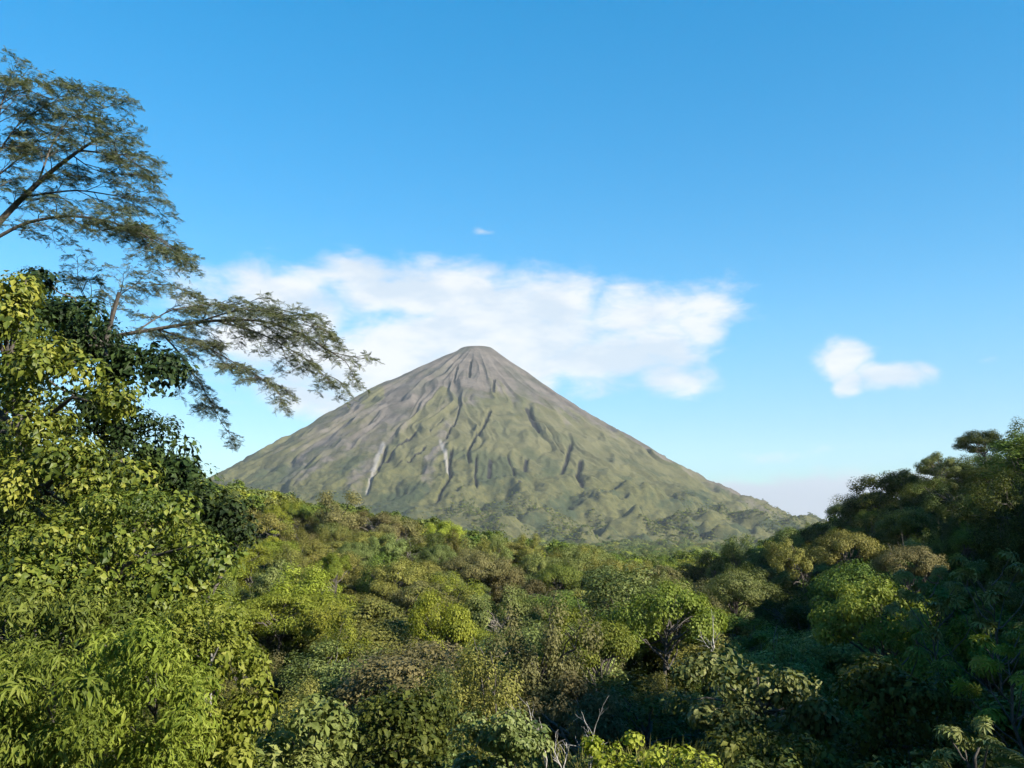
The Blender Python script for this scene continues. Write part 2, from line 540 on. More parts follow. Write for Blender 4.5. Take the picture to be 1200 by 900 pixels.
# eroded ravines seen on the face: (path in photo pixels, half width px, depth m)
RAV = [([(452, 528), (448, 543), (443, 552)], 2.6, 30), ([(443, 555), (436, 566), (431, 578)], 2.0, 22), ([(498, 527), (492, 535), (470, 548), (456, 556)], 1.8, 14),
       ([(574, 484), (566, 505), (553, 522), (548, 534), (550, 549)], 2.6, 34), ([(529, 532), (526, 552), (528, 565), (521, 580), (513, 596)], 2.8, 34),
       ([(558, 542), (557, 562), (558, 582)], 2.0, 24), ([(594, 540), (602, 560), (604, 578)], 1.6, 16), ([(488, 508), (464, 530), (452, 545)], 2.4, 14),
       ([(519, 494), (504, 510)], 1.8, 12), ([(540, 478), (531, 503), (523, 516)], 1.8, 12), ([(552, 425), (550, 444)], 2.0, 14), ([(536, 432), (532, 448)], 1.8, 12), ([(579, 448), (578, 462)], 2.2, 14),
       ([(668, 520), (664, 545), (657, 560)], 3.4, 26), ([(680, 545), (676, 565), (682, 575)], 4.5, 26), ([(617, 540), (615, 555)], 3.5, 22), ([(618, 480), (630, 505)], 4.5, 16), ([(612, 585), (610, 586)], 4, 18), ([(575, 545), (573, 560)], 4, 16)]
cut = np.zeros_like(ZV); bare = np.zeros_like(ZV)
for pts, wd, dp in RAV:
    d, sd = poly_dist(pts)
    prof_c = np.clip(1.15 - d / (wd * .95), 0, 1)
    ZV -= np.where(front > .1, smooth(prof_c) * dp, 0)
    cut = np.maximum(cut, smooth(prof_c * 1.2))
fronty = front > .05
for pts, wd in [([(449, 522), (443, 540), (437, 556)], 3.2), ([(516, 520), (522, 540), (525, 560)], 2.6), ([(437, 560), (430, 578)], 1.6)]:
    d, sd = poly_dist(pts)
    bare = np.maximum(bare, smooth(np.clip(1.25 - d / wd, 0, 1)))
# cover: R = bare ash / rock, G = fresh pale ash, B = forest, alpha = ravines with painted shadow
pxn = px0 + fbm(px0 / 25, py0 / 40, 3) * 14
streak = fbm((TH + wob) * 14, RD / 1700, 4) - np.clip(gul / 60, -.5, .5) * .5 * fade
ash = smooth((1150 - RD) / 850) * .85 + .12 + .62 * np.exp(-((DX + .50) / .34) ** 2) * smooth((1700 - RD) / 500) + smooth((DX - .72) / .25) * .55 * smooth((2100 - RD) / 500)
for pts, wd in [([(470, 500), (440, 540), (415, 575)], 20), ([(530, 500), (505, 540), (500, 580)], 13), ([(400, 520), (350, 555)], 34)]:
    d, _ = poly_dist(pts)
    ash = np.maximum(ash, smooth(np.clip(1.3 - d / wd, 0, 1)) * .62 * fronty)
for pts, wd in [([(520, 460), (470, 520), (445, 550)], 7), ([(500, 530), (460, 557)], 7), ([(560, 490), (545, 530), (540, 590)], 11), ([(430, 470), (445, 462)], 9), ([(585, 500), (600, 545), (640, 590)], 22)]:
    d, _ = poly_dist(pts)
    ash = ash * (1 - .85 * smooth(np.clip(1.3 - d / wd, 0, 1)) * fronty)
ash = np.clip(ash + streak * .45, 0, 1)
ash = np.maximum(ash, cut * .5)
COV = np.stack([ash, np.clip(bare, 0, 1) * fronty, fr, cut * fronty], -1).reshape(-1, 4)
ai = (np.arange(nr - 1)[:, None] * na + np.arange(na)[None]).ravel()
aj = (np.arange(nr - 1)[:, None] * na + (np.arange(na)[None] + 1) % na).ravel()
VQ = np.stack([ai, ai + na, aj + na, aj], 1)
vm, n = bsdf_mat('volcano_slopes')
geo = n.n('ShaderNodeNewGeometry')
at_ = n.n('ShaderNodeAttribute', attribute_name='tint')
sp = n.n('ShaderNodeSeparateColor'); n.l(at_.outputs['Color'], sp.inputs[0])
nz = n.noise(geo.outputs['Position'], .012, 9, .62)
nz2 = n.sstep(n.noise(geo.outputs['Position'], .045, 6, .65), .34, .66)
veg = n.mix(n.sstep(nz, .36, .64), (.058, .057, .028), (.087, .083, .043))
fo = n.mix(nz2, (.030, .036, .015), (.080, .078, .029))
veg = n.mix(n.math('MULTIPLY', sp.outputs[2], .75), veg, fo)
rock = n.mix(n.sstep(nz, .35, .65), (.060, .052, .047), (.098, .086, .078))
am_ = n.sstep(n.math('ADD', sp.outputs[0], n.math('MULTIPLY', n.math('SUBTRACT', nz, .5), .9)), .30, .75)
cc = n.mix(am_, veg, rock)
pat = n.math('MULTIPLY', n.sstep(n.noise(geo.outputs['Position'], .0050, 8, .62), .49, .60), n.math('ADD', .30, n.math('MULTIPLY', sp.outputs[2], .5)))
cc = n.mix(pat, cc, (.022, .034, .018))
cc = n.mix(n.sstep(at_.outputs['Alpha'], .35, .9), cc, (.012, .012, .013))  # dark ravine rock, blackened further to paint in the gully shadow
cc = n.mix(n.math('MULTIPLY', sp.outputs[1], .8), cc, (.19, .18, .175))
p = n.n('ShaderNodeBsdfPrincipled'); n.l(cc, p.inputs['Base Color']); p.inputs['Roughness'].default_value = .95
p.inputs['Specular IOR Level'].default_value = .1
bmp = n.n('ShaderNodeBump'); bmp.inputs['Strength'].default_value = .7; bmp.inputs['Distance'].default_value = 9
n.l(n.noise(geo.outputs['Position'], .03, 8, .65), bmp.inputs['Height']); n.l(bmp.outputs[0], p.inputs['Normal'])
o = n.n('ShaderNodeOutputMaterial'); n.l(p.outputs[0], o.inputs['Surface'])
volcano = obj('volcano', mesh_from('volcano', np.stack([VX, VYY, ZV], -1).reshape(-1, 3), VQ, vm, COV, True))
volcano['kind'] = 'structure'
volcano['label'] = 'steep grey green volcano cone with dark ravines rising behind the forest'

# ------------------------------------------------------------------ tree prototypes
def clump(mb, r, c, R, n, size, tmpl=LEAF2, up=.45, droop=.45, hollow=2.6, jit=.5, out=None):
    """one leafy clump: leaves spread through an ellipsoid, denser towards its outside"""
    d = unit(r.normal(size=(n, 3)))
    rr = r.rand(n, 1) ** (1 / hollow)
    P = c + d * rr * np.asarray(R)
    Nn = d * .9 + np.array([0, 0, up]) + r.normal(size=(n, 3)) * jit * .6
    if out is not None:
        Nn = Nn + out * .5
    A = d * .5 + r.normal(size=(n, 3)) * .7 + np.array([0, 0, -droop])
    g = np.clip(r.normal(.5, .28), 0, 1)
    C = np.stack([r.rand(n), np.full(n, g) + r.normal(size=n) * .06, r.rand(n)], 1)
    mb.leaves(tmpl, P, Nn, A, size * (.5 + 1.0 * r.rand(n) ** 1.4), np.clip(C, 0, 1))


def curve(a, b, sag=.15, n=6, r=None, wob=0):
    a = np.asarray(a, float); b = np.asarray(b, float)
    t_ = np.linspace(0, 1, n)[:, None]
    L = np.linalg.norm(b - a)
    P = a + (b - a) * t_ + np.array([0, 0, 1]) * (np.sin(t_ * math.pi) * sag * L)
    if r is not None and wob:
        P[1:-1] += r.normal(size=(n - 2, 3)) * wob * L
    return P


def crown_points(shape, r):
    """centres and radii of the clumps of a crown, tree about 11 m tall"""
    out = []
    if shape == 'round':
        lobes = [(np.array([r.normal() * 2.3, r.normal() * 2.3, 5.0 + 3.2 * r.rand()]), 1.9 + 1.7 * r.rand()) for _ in range(5)]
        for i in range(58):
            lc, lr = lobes[r.randint(5)]
            d = unit(r.normal(size=3)); d[2] = abs(d[2]) * 1.05 - .28
            out.append((lc + d * lr * np.array([1.1, 1.1, .9]) * (.75 + .3 * r.rand()), (.75 + .75 * r.rand()) * np.array([1, 1, .75])))
    elif shape == 'spreading':
        for i in range(50):
            a = r.rand() * 6.283; q = math.sqrt(r.rand()) * 6.2
            z = 9.6 - (q / 6.2) ** 2 * 2.6 + r.normal() * .35
            out.append((np.array([math.cos(a) * q, math.sin(a) * q, z]), (1.3 + .6 * r.rand()) * np.array([1, 1, .45])))
        for i in range(12):
            a = r.rand() * 6.283; q = 2 + r.rand() * 3
            out.append((np.array([math.cos(a) * q, math.sin(a) * q, 6 + r.rand()]), np.array([1.1, 1.1, .6])))
    elif shape == 'tall':
        for i in range(46):
            z = 2.5 + 9.5 * r.rand(); rad_ = 3.1 * math.sqrt(max(.05, 1 - ((z - 6.6) / 6.2) ** 2)); a = r.rand() * 6.283
            k = rad_ * (.7 + .35 * r.rand())
            out.append((np.array([math.cos(a) * k, math.sin(a) * k, z]), (1.05 + .5 * r.rand()) * np.array([1, 1, .8])))
    elif shape == 'open':
        for i in range(26):
            d = unit(r.normal(size=3)); d[2] = abs(d[2]) - .1
            out.append((np.array([0, 0, 7.0]) + d * np.array([5.0, 5.0, 4.2]) * (.65 + .4 * r.rand()), (.95 + .5 * r.rand()) * np.array([1, 1, .6])))
    elif shape == 'vine':
        hubs = [np.array([r.normal() * 2.2, r.normal() * 2.2, 4.5 + 4 * r.rand()]) for _ in range(6)]
        for i in range(56):
            h = hubs[r.randint(6)]
            out.append((h + r.normal(size=3) * np.array([1.4, 1.4, 1.7]), (.8 + .5 * r.rand()) * np.array([1, 1, 1.25])))
    return out


PROTO = {}


def proto(shape, seed, leaf=.30, per=200, tmpl=LEAF2, twigs=True):
    r = np.random.RandomState(seed)
    pts = crown_points(shape, r)
    mb = MB(); tb = MB()
    lean = r.normal(size=2) * .5
    top = np.array([lean[0], lean[1], 7.2])
    tb.tube(curve((0, 0, -1.5), top, 0, 7, r, .02), np.linspace(.22, .11, 7), 7)
    for i, (c_, R_) in enumerate(pts):
        clump(mb, r, c_, R_, int(per * (.7 + .6 * r.rand())), leaf, tmpl, droop=.9 if shape == 'vine' else .45, out=unit(c_ - np.array([0, 0, 5.5])))
        if twigs and (shape == 'open' or i % 3 == 0):
            s0 = top * np.array([1, 1, .55 + .4 * r.rand()])
            tb.tube(curve(s0, c_, .10, 6, r, .03), np.linspace(.09, .025, 6), 5)
    return mb, tb


CROWN, TRUNK = {}, {}
for shp, seeds in (('round', (11, 12, 13)), ('spreading', (21, 22, 23)), ('tall', (31, 32)), ('open', (41, 42)), ('vine', (51, 52))):
    for s_i, sd in enumerate(seeds):
        mb, tb = proto(shp, sd, leaf={'vine': .21, 'spreading': .22}.get(shp, .23), per={'open': 420, 'vine': 250, 'round': 300}.get(shp, 340))
        PROTO[(shp, s_i)] = mb
        TRUNK[(shp, s_i)] = tb.mesh(shp + '_trunk', M['palebark'] if shp == 'open' else M['bark'], True)


def crown_mesh(shp, v, mat):
    k = (shp, v, mat)
    if k not in CROWN:
        base = (shp, v)
        if base not in CROWN:
            CROWN[base] = PROTO[base].mesh(shp + '_crown', M[mat])
            CROWN[base].materials.clear()
        me = CROWN[base]
        CROWN[k] = me
    return CROWN[k]


SHAPE_WORD = {'round': 'rounded', 'spreading': 'flat-topped spreading', 'tall': 'tall narrow', 'open': 'open-branched', 'vine': 'vine-covered'}
SHAPE_NAME = {'round': 'round_tree', 'spreading': 'spreading_tree', 'tall': 'tall_tree', 'open': 'open_tree', 'vine': 'vine_tree'}
COLOR_WORD = {'greygreen': 'grey-green', 'green': 'mid-green', 'yellow': 'yellow-green', 'olive': 'olive', 'dark': 'dark green', 'tan': 'brownish', 'bright': 'bright green', 'pale': 'pale green'}
PLACE_WORD = {'slope': 'on the sunlit forest slope below the volcano', 'valley': 'in the valley between the two hills', 'hill': 'on the steep shaded hill'}


def put_tree(x, y, shp, v, mat, sxy, sz, rot, label, group=None, name=None, lift=0.0):
    z = float(ground_z(x, y)) - .1
    t_ = thing(name or SHAPE_NAME[shp], label, 'tree', (x, y, z), rot, (sxy, sxy, sz), group)
    tk = obj('trunk', TRUNK[(shp, v)], t_)
    tk.scale = (1, 1, 1 + lift / 8.0)
    me = crown_mesh(shp, v, mat)
    c_ = obj('crown', me, t_)
    c_.location = (0, 0, lift)
    if not me.materials:
        me.materials.append(M[mat])
    c_.material_slots[0].link = 'OBJECT'
    c_.material_slots[0].material = M[mat]
    return t_


# ------------------------------------------------------------------ forest: single trees out to about 260 m
r = np.random.RandomState(101)
HERO = []          # (x, y, radius) kept free for the trees placed one by one


def choose(px, py, x, y, place):
    u = r.rand()
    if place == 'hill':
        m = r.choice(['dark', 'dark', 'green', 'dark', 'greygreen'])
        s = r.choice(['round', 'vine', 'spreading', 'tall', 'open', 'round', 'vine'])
    elif place == 'slope':
        if px < 470 and py > 640:
            m = r.choice(['yellow', 'olive', 'olive', 'green', 'yellow', 'greygreen'])
        else:
            m = r.choice(['greygreen', 'green', 'olive', 'greygreen', 'olive', 'yellow', 'tan'])
        s = r.choice(['round', 'spreading', 'tall', 'open', 'vine', 'round', 'spreading'])
    else:
        if px < 480:
            m = r.choice(['olive', 'yellow', 'olive', 'greygreen', 'tan'])
        elif px < 700:
            m = r.choice(['tan', 'olive', 'greygreen', 'tan', 'tan'])
        else:
            m = r.choice(['greygreen', 'green', 'dark', 'greygreen', 'olive'])
        s = r.choice(['round', 'vine', 'vine', 'spreading', 'open', 'round'])
    return str(s), str(m)


HEROES = [  # px, py of crown top, distance, shape, variant, material, crown width px, label
    (775, 662, 112, 'round', 0, 'bright', 135, 'big sunlit bright green round tree standing alone at the valley edge'),
    (705, 697, 84, 'round', 1, 'bright', 110, 'light green round tree with clustered leaves in the middle of the valley'),
    (1035, 652, 82, 'round', 0, 'bright', 165, 'sunlit bright green tree at the foot of the shaded hill'),
    (1062, 637, 90, 'spreading', 0, 'tan', 85, 'flat brownish flowering crown behind the bright green tree at the hill foot'),
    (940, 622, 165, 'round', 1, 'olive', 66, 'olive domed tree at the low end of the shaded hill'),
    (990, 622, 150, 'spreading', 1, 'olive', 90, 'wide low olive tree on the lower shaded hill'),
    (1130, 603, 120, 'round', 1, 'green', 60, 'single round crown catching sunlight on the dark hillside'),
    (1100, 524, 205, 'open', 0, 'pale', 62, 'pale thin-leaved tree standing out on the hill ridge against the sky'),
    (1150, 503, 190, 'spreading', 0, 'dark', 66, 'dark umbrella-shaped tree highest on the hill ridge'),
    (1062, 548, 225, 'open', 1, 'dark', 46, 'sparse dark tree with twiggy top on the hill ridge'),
    (865, 668, 130, 'spreading', 1, 'greygreen', 95, 'grey-green flat tree in the shadow between valley and hill'),
    (895, 732, 62, 'open', 0, 'greygreen', 150, 'sparse grey-green tree with crooked branches in the shaded valley'),
    (510, 618, 215, 'tall', 0, 'dark', 30, 'narrow dark tree like a column on the sunlit slope'),
    (392, 640, 150, 'round', 0, 'yellow', 48, 'vivid yellow-green round tree among grey-green crowns on the slope'),
    (585, 678, 128, 'open', 1, 'greygreen', 100, 'grey spreading tree with pale bare limbs showing through its crown'),
    (640, 708, 74, 'vine', 0, 'tan', 120, 'brownish tangle-covered tree above the dark hollow of the valley'),
    (590, 770, 52, 'vine', 1, 'olive', 140, 'olive vine-hung tree leaning over the dark hollow'),
]
for (px, py, d, shp, v, mat, wpx, lab) in HEROES:
    topw = {'round': 11.6, 'spreading': 10.2, 'tall': 12.6, 'open': 11.6, 'vine': 11}[shp]
    halfw = {'round': 5.6, 'spreading': 7.0, 'tall': 4.0, 'open': 5.8, 'vine': 4.6}[shp]
    P = at(px, py, d)
    sxy = wpx / F * d / 2 / halfw
    g = float(ground_z(P[0], P[1]))
    sz = max((P[2] - g) / topw, .45)
    sz0 = sz; sz = min(sz, sxy * 1.25)
    put_tree(P[0], P[1], shp, v, mat, sxy, sz, r.rand() * 6.28, lab, lift=(sz0 - sz) * topw / sz)
    HERO.append((P[0], P[1], wpx / F * d / 2 * .8))

HIDDEN = []
sp_ = 9.2
for iy in range(-7, 27):
    yy0 = 20 + iy * sp_ * 1.0
    nxx = int(230 / sp_)
    for ix in range(-nxx, nxx + 1):
        x = ix * sp_ + r.normal() * 1.7 + (iy % 2) * sp_ / 2
        y = yy0 + r.normal() * 1.7
        if y > 262:
            continue
        inside = abs(x) < y * .60 + 5 and y > 15
        caster = 20 < x < 118 and y < 120 and not (x < 62 and y < 30)          # the hill goes on outside the frame and throws the valley into shade
        if not (inside or caster):
            continue
        if not inside:
            HIDDEN.append((x, y, float(ground_z(x, y)) - .3))
            continue
        if y < 46 and x < 30 and not (y > 33 and x > 12):
            continue
        if y < 58 and abs(x) < 30 and x < 24:
            small = .72
        else:
            small = 1.0
        if any((x - hx) ** 2 + (y - hy) ** 2 < (hr + 2.6) ** 2 for hx, hy, hr in HERO):
            continue
        g = float(ground_z(x, y))
        px, py = project((x, y, g + 9))
        if px < 90 and y > 60:
            HIDDEN.append((x, y, g - .3))
            continue
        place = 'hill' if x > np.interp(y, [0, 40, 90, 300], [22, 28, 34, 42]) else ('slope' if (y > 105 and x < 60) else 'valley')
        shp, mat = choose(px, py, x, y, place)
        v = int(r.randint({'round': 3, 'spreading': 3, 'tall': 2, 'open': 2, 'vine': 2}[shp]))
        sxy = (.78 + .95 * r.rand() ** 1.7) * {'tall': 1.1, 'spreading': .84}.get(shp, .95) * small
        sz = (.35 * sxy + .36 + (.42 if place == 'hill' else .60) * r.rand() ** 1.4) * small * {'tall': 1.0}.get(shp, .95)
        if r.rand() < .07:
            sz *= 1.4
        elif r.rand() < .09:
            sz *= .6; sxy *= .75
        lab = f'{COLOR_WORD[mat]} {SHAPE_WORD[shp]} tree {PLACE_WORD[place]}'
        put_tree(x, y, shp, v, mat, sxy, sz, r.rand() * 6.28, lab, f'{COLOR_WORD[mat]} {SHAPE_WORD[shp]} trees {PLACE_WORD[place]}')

# ------------------------------------------------------------------ far forest: a mass of crowns, and low undergrowth
def scatter_stuff(name, label, pts, scl, kinds):
    """ONE object: crowns of several kinds spread over points"""
    me = bpy.data.meshes.new(name)
    me.vertices.add(len(pts)); me.vertices.foreach_set('co', np.asarray(pts, np.float32).ravel())
    a = me.attributes.new('scl', 'FLOAT', 'POINT'); a.data.foreach_set('value', np.asarray(scl, np.float32))
    a = me.attributes.new('rot', 'FLOAT', 'POINT'); a.data.foreach_set('value', (rs.rand(len(pts)) * 6.283).astype(np.float32))
    a = me.attributes.new('kind_id', 'INT', 'POINT'); a.data.foreach_set('value', rs.randint(0, len(kinds), len(pts)).astype(np.int32))
    o = obj(name, me)
    o['kind'] = 'stuff'; o['label'] = label
    ng = bpy.data.node_groups.new(name + '_nodes', 'GeometryNodeTree')
    ng.interface.new_socket('Geometry', in_out='INPUT', socket_type='NodeSocketGeometry')
    ng.interface.new_socket('Geometry', in_out='OUTPUT', socket_type='NodeSocketGeometry')
    nd = ng.nodes; lk = ng.links.new
    gi = nd.new('NodeGroupInput'); go = nd.new('NodeGroupOutput'); jn = nd.new('GeometryNodeJoinGeometry')

    def attr(nm, ty):
        q = nd.new('GeometryNodeInputNamedAttribute'); q.data_type = ty; q.inputs['Name'].default_value = nm
        return q.outputs['Attribute']
    for i, src in enumerate(kinds):
        oi = nd.new('GeometryNodeObjectInfo'); oi.inputs['Object'].default_value = src; oi.transform_space = 'ORIGINAL'
        ip = nd.new('GeometryNodeInstanceOnPoints')
        cm = nd.new('FunctionNodeCompare'); cm.data_type = 'INT'; cm.operation = 'EQUAL'
        lk(attr('kind_id', 'INT'), cm.inputs[2]); cm.inputs[3].default_value = i
        cx = nd.new('ShaderNodeCombineXYZ'); lk(attr('rot', 'FLOAT'), cx.inputs[2])
        lk(gi.outputs[0], ip.inputs['Points']); lk(cm.outputs[0], ip.inputs['Selection'])
        lk(oi.outputs['Geometry'], ip.inputs['Instance']); lk(cx.outputs[0], ip.inputs['Rotation'])
        lk(attr('scl', 'FLOAT'), ip.inputs['Scale']); lk(ip.outputs[0], jn.inputs[0])
    lk(jn.outputs[0], go.inputs[0])
    md = o.modifiers.new('scatter', 'NODES'); md.node_group = ng
    return o


def source(shape, seed, leaf, per, mat, drop=0.0):
    """a crown used only as the source of a mass of foliage (not itself in the scene)"""
    mb, _ = proto(shape, seed, leaf, per, LEAF2, False)
    me = mb.mesh(shape + '_mass', M[mat])
    return bpy.data.objects.new(shape + '_mass_' + mat, me)


SRC = [source('round', 61, .85, 42, 'greygreen'), source('spreading', 62, .85, 42, 'green'), source('round', 63, .85, 42, 'olive'),
       source('vine', 64, .8, 40, 'greygreen'), source('spreading', 65, .85, 42, 'yellow'), source('tall', 66, .8, 42, 'green')]
pts, scl = [], []
# forest climbing the foot of the volcano
wgt = (RD.ravel() * (RD.ravel() > 1250) * (front.ravel() > .25)).astype(float)
wgt *= smooth((RD.ravel() - 1600) / 600) * (.04 + .96 * smooth((DX.ravel() + .12) / .25)) * np.clip(.15 + 2.2 * fbm(VX.ravel() / 260 + 4, VYY.ravel() / 260, 4), 0, 1)
pick = rs.choice(len(wgt), 42000, p=wgt / wgt.sum())
for i_ in pick:
    pts.append((VX.ravel()[i_] + rs.normal() * 3, VYY.ravel()[i_] + rs.normal() * 3, ZV.ravel()[i_] - 1.5)); scl.append(.45 + .5 * rs.rand())
yy = 258.0
while yy < 3300:
    st = 7.2 + (yy - 258) * .012
    half = yy * .60 + 20
    xs = np.arange(-half, half, st)
    for x in xs:
        X, Y = x + rs.normal() * st * .25, yy + rs.normal() * st * .25
        pts.append((X, Y, float(ground_z(X, Y)) - .3)); scl.append((.72 + .4 * rs.rand()) * (1 + (yy - 258) * .0007))
    yy += st
pts += HIDDEN; scl += [.9] * len(HIDDEN)  # unseen trees: off-frame ones added to shade the valley, others behind the left trees
scatter_stuff('forest', 'unbroken distant rainforest between the valley and the volcano foot', pts, scl, SRC)

SRC2 = [source('vine', 71, .42, 90, 'dark'), source('round', 72, .42, 90, 'green'), source('vine', 73, .42, 90, 'greygreen')]
pts, scl = [], []
for k in range(5200):
    Y = 8 + 150 * rs.rand() ** 1.1
    X = (rs.rand() * 2 - 1) * (Y * .62 + 14)
    s_ = .20 + .2 * rs.rand()
    pts.append((X, Y, float(ground_z(X, Y)) - .4)); scl.append(s_)
scatter_stuff('undergrowth', 'low dark leafy undergrowth covering the forest floor', pts, scl, SRC2)
# ------------------------------------------------------------------ plants close to the viewpoint, one by one
def in_poly(x, y, poly):
    c_ = False
    for (x0, y0), (x1, y1) in zip(poly, poly[1:] + poly[:1]):
        if (y0 > y) != (y1 > y) and x < (x1 - x0) * (y - y0) / (y1 - y0) + x0:
            c_ = not c_
    return c_


def in_region(r, poly, d0, dd, n, gap=0):
    """points inside an outline, set back from each other in depth"""
    xs = [p_[0] for p_ in poly]; ys = [p_[1] for p_ in poly]
    cx, cy = sum(xs) / len(xs), sum(ys) / len(ys); hw, hh = (max(xs) - min(xs)) / 2, (max(ys) - min(ys)) / 2
    out, tries = [], 0
    while len(out) < n and tries < n * 60:
        tries += 1
        x, y = min(xs) + r.rand() * (max(xs) - min(xs)), min(ys) + r.rand() * (max(ys) - min(ys))
        if not in_poly(x, y, poly):
            continue
        e = ((x - cx) / hw) ** 2 + ((y - cy) / hh) ** 2
        bulge = -dd * math.sqrt(max(0, 1 - e * .8))
        out.append(at(x, y, d0 + bulge * (1 if r.rand() < .72 else -.6) + r.normal() * .35))
    return out


def leafy(name, label, cat, poly, d0, dd, n, R, per, leaf, tmpl, mat, seed, base=None, bark='bark', flat=.75, droop=.55, up=.5, tr=.16, group=None):
    """a tree or shrub whose crown fills a given outline"""
    r = np.random.RandomState(seed)
    pts_ = in_region(r, poly, d0, dd, n)
    cen = np.mean(pts_, axis=0)
    bx_, by_ = (cen[0], cen[1] + .6) if base is None else base
    bz = float(ground_z(bx_, by_)) - .05
    B = np.array([bx_, by_, bz])
    t_ = thing(name, label, cat, B, group=group)
    mb, tb = MB(), MB()
    top = np.array([cen[0], cen[1] + .3, max(p_[2] for p_ in pts_) - .6]) - B
    mid = curve((0, 0, -.4), top, 0, 8, r, .025)
    tb.tube(mid, np.linspace(tr, tr * .35, 8), 8)
    obj('trunk' if cat == 'tree' else 'stem', tb.mesh('trunk', M[bark], True), t_)
    lim = []
    for i, c_ in enumerate(pts_):
        c_ = c_ - B
        rr = R * (.75 + .5 * r.rand())
        lf_ = .65 + .7 * r.rand()
        clump(mb, r, c_, np.array([rr, rr, rr * flat]), int(per * (.5 + .8 * r.rand()) / lf_ ** 1.4), leaf * lf_, tmpl, up, droop)
        if i % 4 == 0:
            k = int(np.clip(np.searchsorted(mid[:, 2], c_[2] - .8 - r.rand()), 1, 6))
            lb = MB(); lb.tube(curve(mid[k], c_, .08, 6, r, .03), np.linspace(tr * .42, .012, 6), 5)
            obj('limb', lb.mesh('limb', M[bark], True), t_)
    obj('crown' if cat == 'tree' else 'foliage', mb.mesh('crown', M[mat]), t_)
    return t_


leafy('broadleaf_tree', 'large sunlit yellow-green broadleaf tree below the feathery crowns', 'tree',
      [(-90, 300), (10, 310), (40, 345), (62, 395), (110, 425), (140, 455), (140, 520), (165, 560), (150, 640), (60, 665), (-90, 665)],
      25, 2.2, 90, .70, 300, .17, LEAF4, 'glossy', 201, base=(-14.5, 26.5), tr=.24)
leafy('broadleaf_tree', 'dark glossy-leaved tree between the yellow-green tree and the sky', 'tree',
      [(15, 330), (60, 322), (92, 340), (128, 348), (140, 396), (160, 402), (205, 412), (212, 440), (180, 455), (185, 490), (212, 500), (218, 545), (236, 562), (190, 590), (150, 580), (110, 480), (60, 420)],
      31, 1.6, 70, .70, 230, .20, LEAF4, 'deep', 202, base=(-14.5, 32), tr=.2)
leafy('broadleaf_tree', 'dark backing tree added to shade the gaps of the large yellow-green tree', 'tree',  # added backing tree; near-black leaves stand in for shade inside the crown
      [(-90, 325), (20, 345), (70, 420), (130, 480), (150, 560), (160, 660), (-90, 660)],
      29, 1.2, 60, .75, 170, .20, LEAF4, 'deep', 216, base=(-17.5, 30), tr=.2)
leafy('broadleaf_tree', 'dark leafy branch tree with drooping leaves edging the forest slope', 'tree',
      [(200, 575), (250, 572), (285, 598), (292, 620), (262, 640), (230, 690), (195, 640)],
      27, 1.2, 26, .55, 230, .15, LEAF4, 'deep', 203, tr=.13)
leafy('broadleaf_tree', 'yellow-green small-leaved tree under the dark glossy tree', 'tree',
      [(-90, 640), (40, 620), (110, 572), (190, 582), (240, 615), (262, 655), (250, 720), (170, 745), (60, 730), (-90, 745)],
      22.5, 1.8, 70, .58, 290, .15, LEAF4, 'glossy', 204, base=(-9.5, 23.2), tr=.2)
leafy('shrub', 'green shrub with narrow arching leaves under the yellow-green trees', 'shrub',
      [(-60, 690), (60, 690), (150, 700), (180, 760), (120, 800), (-60, 800)], 19.5, 1.2, 50, .52, 260, .19, NARROW, 'green', 205, tr=.08, droop=.8)
leafy('bamboo_shrub', 'light green feathery bamboo shrub at the lowest corner beside dark leaves', 'shrub',
      [(-60, 770), (40, 755), (95, 790), (110, 840), (110, 925), (-60, 925)], 14.5, 1.0, 55, .38, 230, .15, NARROW, 'bright', 206, tr=.06, droop=.9)
leafy('bamboo_shrub', 'bright green bamboo shrub with arching tips beside the pale stem', 'shrub',
      [(95, 770), (150, 735), (215, 745), (240, 820), (215, 925), (100, 925)], 16.5, 1.0, 55, .40, 230, .16, NARROW, 'bright', 207, tr=.06, droop=.9)
leafy('shrub', 'yellow-green leafy shrub next to the dark hollow', 'shrub',
      [(205, 700), (250, 690), (290, 740), (318, 830), (300, 925), (210, 925)], 18.5, 1.1, 50, .42, 230, .12, LEAF4, 'bright', 208, tr=.07)
leafy('shrub', 'dark broad-leaved shrub in the shade of the hollow', 'shrub',
      [(310, 820), (360, 800), (410, 840), (400, 925), (310, 925)], 24, 1.0, 28, .46, 130, .18, LEAF4, 'greygreen', 209, tr=.07)
leafy('broadleaf_shrub', 'sunlit pale green broad-leaved shrub beside the bare grey branches', 'shrub',
      [(532, 856), (560, 836), (600, 833), (640, 850), (648, 925), (536, 925)], 26, .8, 30, .42, 120, .18, LEAF8, 'pale', 210, tr=.07)
leafy('broadleaf_shrub', 'low sunlit shrub with reddish pale tips beyond the bare grey branches', 'shrub',
      [(690, 872), (740, 862), (800, 876), (835, 885), (830, 930), (690, 930)], 25, .7, 30, .36, 110, .15, LEAF8, 'yellow', 211, tr=.06)
leafy('broadleaf_tree', 'tree with big drooping sunlit leaves in the shaded valley', 'tree',
      [(790, 790), (845, 768), (900, 790), (955, 800), (985, 850), (940, 885), (850, 860), (785, 830)], 39, 1.8, 56, .75, 130, .25, LEAF8, 'pale', 212, tr=.16, droop=.8)
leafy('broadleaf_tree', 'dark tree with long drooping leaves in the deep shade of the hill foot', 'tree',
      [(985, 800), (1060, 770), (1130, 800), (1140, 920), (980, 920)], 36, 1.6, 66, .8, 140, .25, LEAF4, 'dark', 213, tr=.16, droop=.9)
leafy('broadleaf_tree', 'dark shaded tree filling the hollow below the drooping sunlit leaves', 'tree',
      [(830, 870), (900, 860), (985, 880), (985, 940), (820, 940)], 31, 1.3, 44, .7, 140, .22, LEAF4, 'dark', 214, tr=.14, droop=.8)
